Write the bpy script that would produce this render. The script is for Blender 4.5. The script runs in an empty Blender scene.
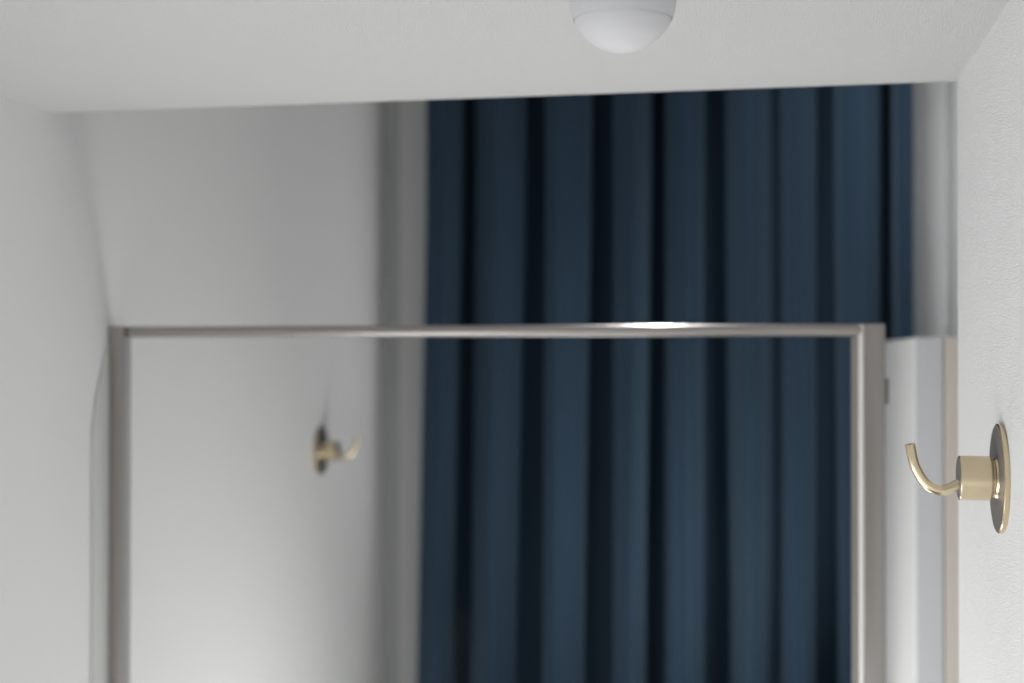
import bpy, bmesh, math, random
from mathutils import Vector, Matrix

C = bpy.context.scene.collection
S = bpy.context.scene
F = 1500.0            # focal length in pixels of the 1024 x 683 frame
YAW = math.atan(265 / F)
EYE = Vector((0, 0, 2.0))
H = 2.2325            # lower ceiling
XL, XR = -.69, .15    # side walls of the shower
YE = 1.335            # end of the lower ceiling
YW = 1.309            # end of the near right wall
YB = 2.64             # far wall
XF = .285             # right wall of the room beyond
HB = 2.95

# ---------------------------------------------------------------- helpers
def link(name, me, m, parent=None):
    o = bpy.data.objects.new(name, me); C.objects.link(o)
    if m: me.materials.append(m)
    if parent: o.parent = parent
    return o

def finish(bm, name, m, parent=None, smooth=False, bevel=0, seg=2):
    bmesh.ops.recalc_face_normals(bm, faces=bm.faces)
    me = bpy.data.meshes.new(name); bm.to_mesh(me); bm.free()
    if smooth:
        for p in me.polygons: p.use_smooth = True
    o = link(name, me, m, parent)
    if bevel:
        b = o.modifiers.new('bevel', 'BEVEL'); b.width = bevel; b.segments = seg
        b.limit_method = 'ANGLE'; b.harden_normals = False
        for p in me.polygons: p.use_smooth = True
        me.set_sharp_from_angle(angle=math.radians(60)) if seg < 2 else None
    return o

def box(bm, x0, x1, y0, y1, z0, z1):
    r = bmesh.ops.create_cube(bm, size=1)
    for v in r['verts']:
        v.co = Vector((x0 if v.co.x < 0 else x1, y0 if v.co.y < 0 else y1, z0 if v.co.z < 0 else z1))

def boxes(name, m, *bs, parent=None, bevel=0, seg=2):
    bm = bmesh.new()
    for b in bs: box(bm, *b)
    return finish(bm, name, m, parent, bevel=bevel, seg=seg)

def tag(o, label=None, cat=None, group=None, kind=None):
    if label: o['label'] = label
    if cat: o['category'] = cat
    if group: o['group'] = group
    if kind: o['kind'] = kind
    return o

def struct(name, m, *bs, **k):
    return tag(boxes(name, m, *bs, **k), kind='structure')

def empty(name, loc, rz=0):
    o = bpy.data.objects.new(name, None); C.objects.link(o)
    o.location = loc; o.rotation_euler = (0, 0, rz); o.empty_display_size = .02
    return o

def lathe(name, prof, m, parent, axis='X', n=96, sharp=35):
    """profile of (along, radius) turned round the given axis"""
    bm = bmesh.new(); rings = []
    for a, r in prof:
        if r < 1e-6:
            rings.append([bm.verts.new((a, 0, 0) if axis == 'X' else (0, 0, a))]); continue
        ring = []
        for i in range(n):
            t = 2 * math.pi * i / n
            c, s = r * math.cos(t), r * math.sin(t)
            ring.append(bm.verts.new((a, c, s) if axis == 'X' else (c, s, a)))
        rings.append(ring)
    for A, B in zip(rings, rings[1:]):
        for i in range(n):
            j = (i + 1) % n
            if len(A) == 1 and len(B) == 1: continue
            if len(A) == 1: bm.faces.new((A[0], B[i], B[j]))
            elif len(B) == 1: bm.faces.new((A[i], B[0], A[j]))
            else: bm.faces.new((A[i], B[i], B[j], A[j]))
    o = finish(bm, name, m, parent, smooth=True)
    o.data.set_sharp_from_angle(angle=math.radians(sharp))
    return o

def tube(name, pts, r, m, parent, n=32):
    """smooth tube through the points, rounded ends"""
    P = [Vector(p) for p in pts]; path = []
    def cr(a, b, c, d, t):
        return .5 * ((2*b) + (c-a)*t + (2*a-5*b+4*c-d)*t*t + (3*b-a-3*c+d)*t**3)
    for i in range(len(P) - 1):
        a = P[max(i-1, 0)]; b = P[i]; c = P[i+1]; d = P[min(i+2, len(P)-1)]
        for k in range(8): path.append(cr(a, b, c, d, k / 8))
    path.append(P[-1])
    bm = bmesh.new(); rings = []
    T = [(path[min(i+1, len(path)-1)] - path[max(i-1, 0)]).normalized() for i in range(len(path))]
    seq = [(path[i], T[i], r) for i in range(len(path))]
    e = r * .18                                      # small rounded lip at the free end
    for q in (30, 60, 90):
        a = math.radians(q); seq.append((path[-1] + T[-1] * e * math.sin(a), T[-1], r - e * (1 - math.cos(a))))
    for p, t, rr in seq:
        u = Vector((0, 1, 0)); w = t.cross(u).normalized()
        rings.append([bm.verts.new(p + u * rr * math.cos(2*math.pi*i/n) + w * rr * math.sin(2*math.pi*i/n)) for i in range(n)])
    for A, B in zip(rings, rings[1:]):
        for i in range(n):
            j = (i + 1) % n; bm.faces.new((A[i], A[j], B[j], B[i]))
    bm.faces.new(rings[0]); bm.faces.new(rings[-1])
    o = finish(bm, name, m, parent, smooth=True); o.data.set_sharp_from_angle(angle=math.radians(50))
    return o

# ---------------------------------------------------------------- materials
def mat(name, col, rough=.6, metal=0, bump=0, scale=200, bdist=.001, var=0, spec=.5, aniso=0):
    m = bpy.data.materials.new(name); m.use_nodes = True
    nt = m.node_tree; b = nt.nodes['Principled BSDF']
    b.inputs['Base Color'].default_value = (*col, 1)
    b.inputs['Roughness'].default_value = rough; b.inputs['Metallic'].default_value = metal
    b.inputs['Specular IOR Level'].default_value = spec
    if aniso: b.inputs['Anisotropic'].default_value = aniso
    tc = nt.nodes.new('ShaderNodeTexCoord')
    if bump:
        n = nt.nodes.new('ShaderNodeTexNoise'); n.inputs['Scale'].default_value = scale
        n.inputs['Detail'].default_value = 3; n.inputs['Roughness'].default_value = .55
        nt.links.new(tc.outputs['Object'], n.inputs['Vector'])
        bp = nt.nodes.new('ShaderNodeBump'); bp.inputs['Strength'].default_value = bump
        bp.inputs['Distance'].default_value = bdist
        nt.links.new(n.outputs['Fac'], bp.inputs['Height']); nt.links.new(bp.outputs['Normal'], b.inputs['Normal'])
    if var:
        n2 = nt.nodes.new('ShaderNodeTexNoise'); n2.inputs['Scale'].default_value = 6
        nt.links.new(tc.outputs['Object'], n2.inputs['Vector'])
        r = nt.nodes.new('ShaderNodeMapRange'); r.inputs['To Min'].default_value = 1 - var; r.inputs['To Max'].default_value = 1 + var
        nt.links.new(n2.outputs['Fac'], r.inputs['Value'])
        vm = nt.nodes.new('ShaderNodeVectorMath'); vm.operation = 'SCALE'
        vm.inputs[0].default_value = col; nt.links.new(r.outputs['Result'], vm.inputs['Scale'])
        nt.links.new(vm.outputs['Vector'], b.inputs['Base Color'])
    return m

M_wall = mat('painted_plaster', (.80, .80, .80), .7, bump=.9, scale=850, bdist=.0013, var=.01)
M_wall_far = mat('far_plaster', (.76, .76, .76), .7, bump=.3, scale=300, var=.01)
M_wall_lit = mat('lit_plaster', (.88, .88, .88), .7)  # plaster lightened to stand in for light on the far right wall
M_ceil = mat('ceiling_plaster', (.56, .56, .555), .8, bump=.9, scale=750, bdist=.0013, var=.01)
M_floor = mat('floor_tile', (.42, .40, .38), .5, var=.03)
M_steel = mat('brushed_nickel', (.31, .288, .27), .28, metal=.5)
b = M_steel.node_tree.nodes['Principled BSDF']; b.inputs['Coat Weight'].default_value = .8; b.inputs['Coat Roughness'].default_value = .12
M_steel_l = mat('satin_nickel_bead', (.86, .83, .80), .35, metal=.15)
M_brass = mat('satin_brass', (.70, .585, .40), .27, metal=1, bump=.04, scale=900, bdist=.0002)
M_brass_d = mat('dark_brass', (.34, .32, .30), .45, metal=.8)
M_dome = mat('white_plastic', (.60, .60, .615), .6)
M_cab = mat('white_lacquer', (.92, .92, .91), .4)
M_cab_g = mat('grey_lacquer', (.60, .61, .63), .4)
M_cab_b = mat('beige_lacquer', (.62, .565, .51), .45)
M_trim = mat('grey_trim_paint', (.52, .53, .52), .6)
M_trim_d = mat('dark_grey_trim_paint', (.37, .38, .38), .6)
M_shade = mat('shade_grey', (.54, .55, .53), .6)  # shade on the left wall beside the frame, put into the colour
M_rail = mat('white_metal', (.75, .75, .75), .4)

def curtain_mat():
    m = mat('navy_cloth', (.0112, .0255, .0445), .85, spec=.2)
    nt = m.node_tree; b = nt.nodes['Principled BSDF']
    b.inputs['Sheen Weight'].default_value = .15; b.inputs['Sheen Roughness'].default_value = .5
    b.inputs['Sheen Tint'].default_value = (.4, .6, .8, 1)
    tc = nt.nodes.new('ShaderNodeTexCoord')
    w = nt.nodes.new('ShaderNodeTexNoise'); w.inputs['Scale'].default_value = 900
    nt.links.new(tc.outputs['Object'], w.inputs['Vector'])
    bp = nt.nodes.new('ShaderNodeBump'); bp.inputs['Strength'].default_value = .2; bp.inputs['Distance'].default_value = .0005
    nt.links.new(w.outputs['Fac'], bp.inputs['Height']); nt.links.new(bp.outputs['Normal'], b.inputs['Normal'])
    return m
M_cloth = curtain_mat()

def glass_mat():
    m = bpy.data.materials.new('clear_glass'); m.use_nodes = True
    nt = m.node_tree; nt.nodes.clear()
    out = nt.nodes.new('ShaderNodeOutputMaterial'); mx = nt.nodes.new('ShaderNodeMixShader')
    t = nt.nodes.new('ShaderNodeBsdfTransparent'); t.inputs['Color'].default_value = (.99, .992, .99, 1)
    g = nt.nodes.new('ShaderNodeBsdfGlossy'); g.inputs['Roughness'].default_value = .0
    fr = nt.nodes.new('ShaderNodeFresnel'); fr.inputs['IOR'].default_value = 1.04
    nt.links.new(fr.outputs[0], mx.inputs[0]); nt.links.new(t.outputs[0], mx.inputs[1])
    nt.links.new(g.outputs[0], mx.inputs[2]); nt.links.new(mx.outputs[0], out.inputs['Surface'])
    return m
M_glass = glass_mat()

# ---------------------------------------------------------------- room shell
struct('floor', M_floor, (XL-.12, .6, -1.0, YB+.12, -.1, 0))
struct('wall_left', M_wall, (XL-.12, XL, -1.0, YB+.12, 0, HB+.1))
struct('wall_right', M_wall, (XR, .6, -1.0, YW, 0, H))
struct('wall_far_right', M_wall_lit, (XF, .6, YW, YB, 0, H), (XF, .6, 1.29, YB, H, HB))
struct('wall_back', M_wall_far, (XL, .6, YB, YB+.12, 0, HB))
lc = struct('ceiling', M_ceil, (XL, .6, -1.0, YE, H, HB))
for v in lc.data.vertices:                # its far edge runs slightly askew
    if v.co.y > 0: v.co.y = YE + .003 - .0265 * (v.co.x - XL)
struct('ceiling', M_wall_far, (XL, .6, -1.0, YB+.12, HB, HB+.1))
# wall behind the camera, with a wide window opening
WX0, WX1, WZ0, WZ1 = -.62, .08, .5, 1.65
struct('wall_rear', M_wall, (XL, XR, -1.0, -.9, 0, WZ0), (XL, XR, -1.0, -.9, WZ1, H),
       (XL, WX0, -1.0, -.9, WZ0, WZ1), (WX1, XR, -1.0, -.9, WZ0, WZ1))
wf = struct('window_1', M_rail, (WX0, WX0+.03, -.98, -.93, WZ0, WZ1), (WX1-.03, WX1, -.98, -.93, WZ0, WZ1),
            (WX0+.03, WX1-.03, -.98, -.93, WZ0, WZ0+.03), (WX0+.03, WX1-.03, -.98, -.93, WZ1-.03, WZ1))
# grey window surround between the left wall and the curtain, in two steps
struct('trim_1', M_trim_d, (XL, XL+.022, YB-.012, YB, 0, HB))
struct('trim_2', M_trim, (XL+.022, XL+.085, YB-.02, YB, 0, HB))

# ---------------------------------------------------------------- robe hooks
def make_hook():
    t = empty('wall_hook', (0, 0, 0))
    lathe('back_plate', [(0, 0), (0, .0366), (.0006, .037), (.0031, .037), (.0037, .0364), (.0037, 0)], M_brass, t)
    lathe('plate_face', [(.0036, 0), (.0036, .0358), (.0040, .0358), (.0040, 0)], M_brass_d, t)
    lathe('neck', [(.0038, .0), (.0038, .0142), (.0050, .0136), (.0058, .0128), (.0068, .0128), (.0076, .0134), (.0082, .0134), (.0082, 0)], M_brass, t)
    b = lathe('barrel', [(.0080, 0), (.0080, .0146), (.0085, .0151), (.0279, .0151), (.0285, .0146), (.0285, 0)], M_brass, t)
    lathe('end_cap', [(.0284, 0), (.0284, .0140), (.0288, .0140), (.0288, 0)], M_brass_d, b)
    pts = [(.0270, -.0040), (.0300, -.0050), (.0348, -.0076), (.0404, -.0087), (.0468, -.0065), (.0524, -.0012), (.0571, .0075), (.0592, .0155), (.0604, .0222)]
    tube('hook_arm', [(x, 0, z) for x, z in pts], .0035, M_brass, t)
    return t

def copy_tree(o, parent=None):
    c = o.copy(); C.objects.link(c)
    if parent: c.parent = parent
    for ch in o.children: copy_tree(ch, c)
    return c

hook = make_hook()
hook2 = copy_tree(hook)
hook.location = (XR, 1.058, 2.0 - .0832); hook.rotation_euler = (0, 0, math.pi)
tag(hook, 'brass robe hook in the foreground on the right wall, in sharp focus', 'hook', 'brass robe hooks')
hook2.location = (XL, 2.213, 2.0 - .146)
tag(hook2, 'small blurred brass hook on the left wall, seen inside the framed glass panel', 'hook', 'brass robe hooks')

# ---------------------------------------------------------------- ceiling dome
DR = .0325
dz = H - .017
d = empty('ceiling_dome', (-.0917, .905, H))
prof = [(0, 0), (0, DR)]
seam = -.028
prof = [(0, 0), (0, DR), (seam, DR)]
for k in range(1, 25):
    a = math.pi / 2 * k / 24
lathe('dome_housing', [(0, 0), (0, DR*.985), (-.001, DR), (-.0165, DR)] +
      [(-.0165 - DR*math.sin(math.radians(q)), DR*math.cos(math.radians(q))) for q in range(2, 24, 3)], M_dome, d, axis='Z')
z0 = -.0165 - DR*math.sin(math.radians(23))
lathe('dome_lens', [(z0+.002, DR*math.cos(math.radians(23))*.97), (z0, DR*math.cos(math.radians(23))*.985)] +
      [(-.0165 - DR*math.sin(math.radians(q)), DR*.985*math.cos(math.radians(q))) for q in range(25, 90, 3)] + [(-.0165-DR, 0)],
      M_dome, d, axis='Z')
tag(d, 'small white dome fixture hanging from the white ceiling, cut by the top edge', 'ceiling fixture')

# ---------------------------------------------------------------- framed glass screen
SX0, SX1, SY, ST = XL + .0005, .1018, 1.474, 2.0305
scr = empty('shower_screen', (SX0, SY, 0))
def sb(name, m, *bs, **k):
    bs = [(a-SX0, b-SX0, c-SY, e-SY, f, g) for a, b, c, e, f, g in bs]
    return boxes(name, m, *bs, parent=scr, **k)
sb('glass_pane', M_glass, (SX0+.018, SX1-.028, SY+.0035, SY+.0085, .03, ST-.006))
sb('top_rail', M_steel, (SX0+.0185, SX1-.0195, SY, SY+.012, ST-.0118, ST), bevel=.005, seg=6)
sb('bottom_rail', M_steel, (SX0+.0185, SX1-.0195, SY, SY+.012, 0, .03), bevel=.003, seg=4)
sb('stile', M_steel, (SX0, SX0+.018, SY-.002, SY+.010, 0, ST), bevel=.0015, seg=3)
sb('stile', M_steel, (SX1-.019, SX1, SY-.002, SY+.010, 0, ST), bevel=.0015, seg=3)
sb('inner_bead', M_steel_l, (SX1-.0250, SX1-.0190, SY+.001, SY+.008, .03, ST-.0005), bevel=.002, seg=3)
sb('glazing_channel', M_steel, (SX1-.0315, SX1-.0250, SY+.0025, SY+.011, .03, ST-.0118), bevel=.001)
sb('glazing_channel', M_trim_d, (SX0+.0175, SX0+.0205, SY+.001, SY+.0095, .03, ST-.0118))
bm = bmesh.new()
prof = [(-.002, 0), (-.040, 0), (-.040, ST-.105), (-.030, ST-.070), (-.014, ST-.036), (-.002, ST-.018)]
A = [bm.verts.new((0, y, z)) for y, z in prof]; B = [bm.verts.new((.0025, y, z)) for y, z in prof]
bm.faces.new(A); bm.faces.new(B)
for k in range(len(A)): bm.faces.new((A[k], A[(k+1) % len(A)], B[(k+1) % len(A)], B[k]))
finish(bm, 'shade_strip', M_shade, scr, bevel=.001)  # added strip standing in for shade beside the stile, top tapered to soften it
sb('hinge', M_steel, (SX1, SX1+.004, SY+.001, SY+.010, ST-.078, ST-.052), bevel=.002)
tag(scr, 'large glass panel in a thin brushed grey metal frame, standing before the blue curtain', 'glass screen')

# ---------------------------------------------------------------- curtain
def pix_x(px, Y): return math.tan(math.atan((px-512)/F) - YAW) * Y
YC = YB - .20
def curtain():
    # valleys between the pleats: (centre, half width of the mouth) measured along the cloth front
    valleys = [(466, 8), (533, 11), (601, 12), (657, 8), (717, 11.5), (776, 6), (828, 10), (891, 7.5)]
    L0, R0 = 423, 917
    rng = random.Random(5)
    wob = [(rng.uniform(-1, 1), rng.uniform(0, 6.3)) for _ in valleys]
    peak = [.6, .35, .8, .55, .7, .4, .6, .65, .5]
    amp = [.044, .048, .056, .056, .054, .050, .044, .058, .024]
    zs = [.03, 1.0] + [1.4 + .08 * k for k in range(15)] + [2.7, HB-.05]
    rows = []
    for z in zs:
        f = (2.25 - z) / .5
        g = max(-.3, min(1.3, f))
        pts = []                               # (x, depth) control polyline
        cs = [(c + wa * 1.6 * math.sin(z * 3.2 + wp), w * (1 + .16 * g)) for (c, w), (wa, wp) in zip(valleys, wob)]
        edges = [L0] + [q for c, w in cs for q in (c - w, c + w)] + [R0]
        for k in range(len(edges) // 2):
            a, b = edges[2*k], edges[2*k+1]
            xa, xb = pix_x(a, YC), pix_x(b, YC)
            n = 9
            for i in range(n):
                t = i / (n - 1)
                # rounded pleat front with a soft secondary ripple
                bulge = amp[k] * (math.sin(math.pi * t) ** .85 if 0 < t < 1 else 0)
                bulge *= 1 + .25 * math.sin(2 * math.pi * (t - peak[k]))
                rip = .004 * math.sin(6.3 * (t * 1.5 + k * .37) + z * 1.3)
                pts.append((xa + (xb - xa) * t, .028 - bulge + rip * math.sin(math.pi * t)))
            if k < len(cs):
                d = .16 if valleys[k][1] > 6 else .09
                x0, x1 = pix_x(edges[2*k+1], YC), pix_x(edges[2*k+2], YC)
                m, h = (x0 + x1) / 2, (x1 - x0) / 2
                pts += [(m - h * 1.25, .042), (m - h * 2.1, d * .5), (m - h * 2.1, d * .9), (m, d), (m + h * 1.2, d * .9),
                        (m + h * 1.25, d * .6), (m + h * 1.05, .05)]
        lean = .0095 * max(0, f)
        V = [Vector((x - .0015 - lean * max(0, 1 - i / len(pts) * 2.2), d, 0)) for i, (x, d) in enumerate(pts)]
        out = []
        for i in range(len(V) - 1):            # smooth through the control points
            a = V[max(i-1, 0)]; b = V[i]; c = V[i+1]; e = V[min(i+2, len(V)-1)]
            for q in range(4):
                t = q / 4
                out.append(.5 * ((2*b) + (c-a)*t + (2*a-5*b+4*c-e)*t*t + (3*b-a-3*c+e)*t**3))
        out.append(V[-1])
        rows.append([(p.x, YC + p.y, z) for p in out])
    bm = bmesh.new()
    vs = [[bm.verts.new(p) for p in row] for row in rows]
    for A, B in zip(vs, vs[1:]):
        for i in range(len(A) - 1): bm.faces.new((A[i], A[i+1], B[i+1], B[i]))
    me = bpy.data.meshes.new('curtain'); bm.to_mesh(me); bm.free()
    for p in me.polygons: p.use_smooth = True
    o = link('curtain', me, M_cloth)
    s = o.modifiers.new('thickness', 'SOLIDIFY'); s.thickness = .0015
    return o
cu = curtain()
tag(cu, 'dark navy blue curtain hanging in deep vertical folds at the back of the room', 'curtain')
tag(boxes('curtain_track', M_rail, (-.64, .235, YC+.03, YC+.07, HB-.05, HB)), 'white curtain track on the high ceiling above the navy curtain', 'curtain track')

# ---------------------------------------------------------------- cabinet beyond the screen
CT = 2.0 + .0205
CX, CY0, CY1 = .150, 1.72, 2.22
cab = empty('tall_cabinet', (CX, CY0, 0))
def cb(name, m, *bs, **k):
    bs = [(a-CX, b-CX, c-CY0, e-CY0, f, g) for a, b, c, e, f, g in bs]
    return boxes(name, m, *bs, parent=cab, **k)
cb('cabinet_body', M_cab, (CX, XF-.002, CY0+.001, CY1, 0, CT), bevel=.002)
cb('door_panel', M_cab_g, (CX+.002, CX+.0295, CY0-.016, CY0, .05, CT-.0005), bevel=.001)
cb('filler_panel', M_cab_b, (CX+.0305, XF-.003, CY0-.018, CY0, .05, CT-.0005), bevel=.001)
tag(cab, 'tall white cabinet with grey and beige front strips between the metal frame and right wall', 'cabinet')

# ---------------------------------------------------------------- light
def area(name, loc, target, sx, sy, power, col=(1, 1, 1), spread=180):
    l = bpy.data.lights.new(name, 'AREA'); l.shape = 'RECTANGLE'; l.size = sx; l.size_y = sy
    l.energy = power; l.color = col; l.spread = math.radians(spread)
    o = bpy.data.objects.new(name, l); C.objects.link(o); o.location = loc
    o.rotation_euler = (Vector(target) - Vector(loc)).to_track_quat('-Z', 'Y').to_euler()
    return o
area('window_daylight', (-.27, -.92, 1.07), (-.27, 2, 1.5), .64, 1.0, 2.4)
area('near_fill', (-.6, .75, 1.25), (.15, .95, 1.42), .9, .6, 9.6)
area('far_fill', (-.28, 1.78, 1.1), (-.32, 1.85, 2.0), .3, .4, 4.6, (1, .985, .965))
area('curtain_fill', (.11, 1.85, 1.3), (-.14, 2.42, 1.9), .12, .4, 1.5, (1, 1, 1), 70)
area('far_corner_fill', (.0, 1.8, 2.75), (.30, 2.58, 2.2), .2, .2, .65, (1, 1, 1), 60)  # added unseen light that lifts the far right corner, no lamp there
area('rail_glint_light', (-.145, 1.75, 2.5), (-.11, 1.48, 2.03), .03, .03, .3, (1, 1, 1), 40)  # added narrow light without a fixture, only for the top rail highlight

w = bpy.data.worlds.new('World'); S.world = w; w.use_nodes = True
w.node_tree.nodes['Background'].inputs[0].default_value = (.9, .95, 1, 1)
w.node_tree.nodes['Background'].inputs[1].default_value = 1.0

# ---------------------------------------------------------------- camera
cd = bpy.data.cameras.new('camera'); cam = bpy.data.objects.new('camera', cd); C.objects.link(cam)
cd.sensor_width = 36; cd.lens = F / 1024 * 36; cd.clip_start = .01
cam.location = EYE
pitch = math.atan(14 / F)
dirv = Vector((-math.sin(YAW) * math.cos(pitch), math.cos(YAW) * math.cos(pitch), math.sin(pitch)))
cam.rotation_euler = dirv.to_track_quat('-Z', 'Y').to_euler()
cd.dof.use_dof = True; cd.dof.focus_distance = 1.015; cd.dof.aperture_fstop = 4.4
S.camera = cam
S.view_settings.view_transform = 'Standard'; S.view_settings.look = 'None'
S.view_settings.gamma = 1; S.view_settings.use_curve_mapping = False
S.view_settings.exposure = 0.0
S.cycles.max_bounces = 12; S.cycles.diffuse_bounces = 8; S.cycles.use_denoising = True
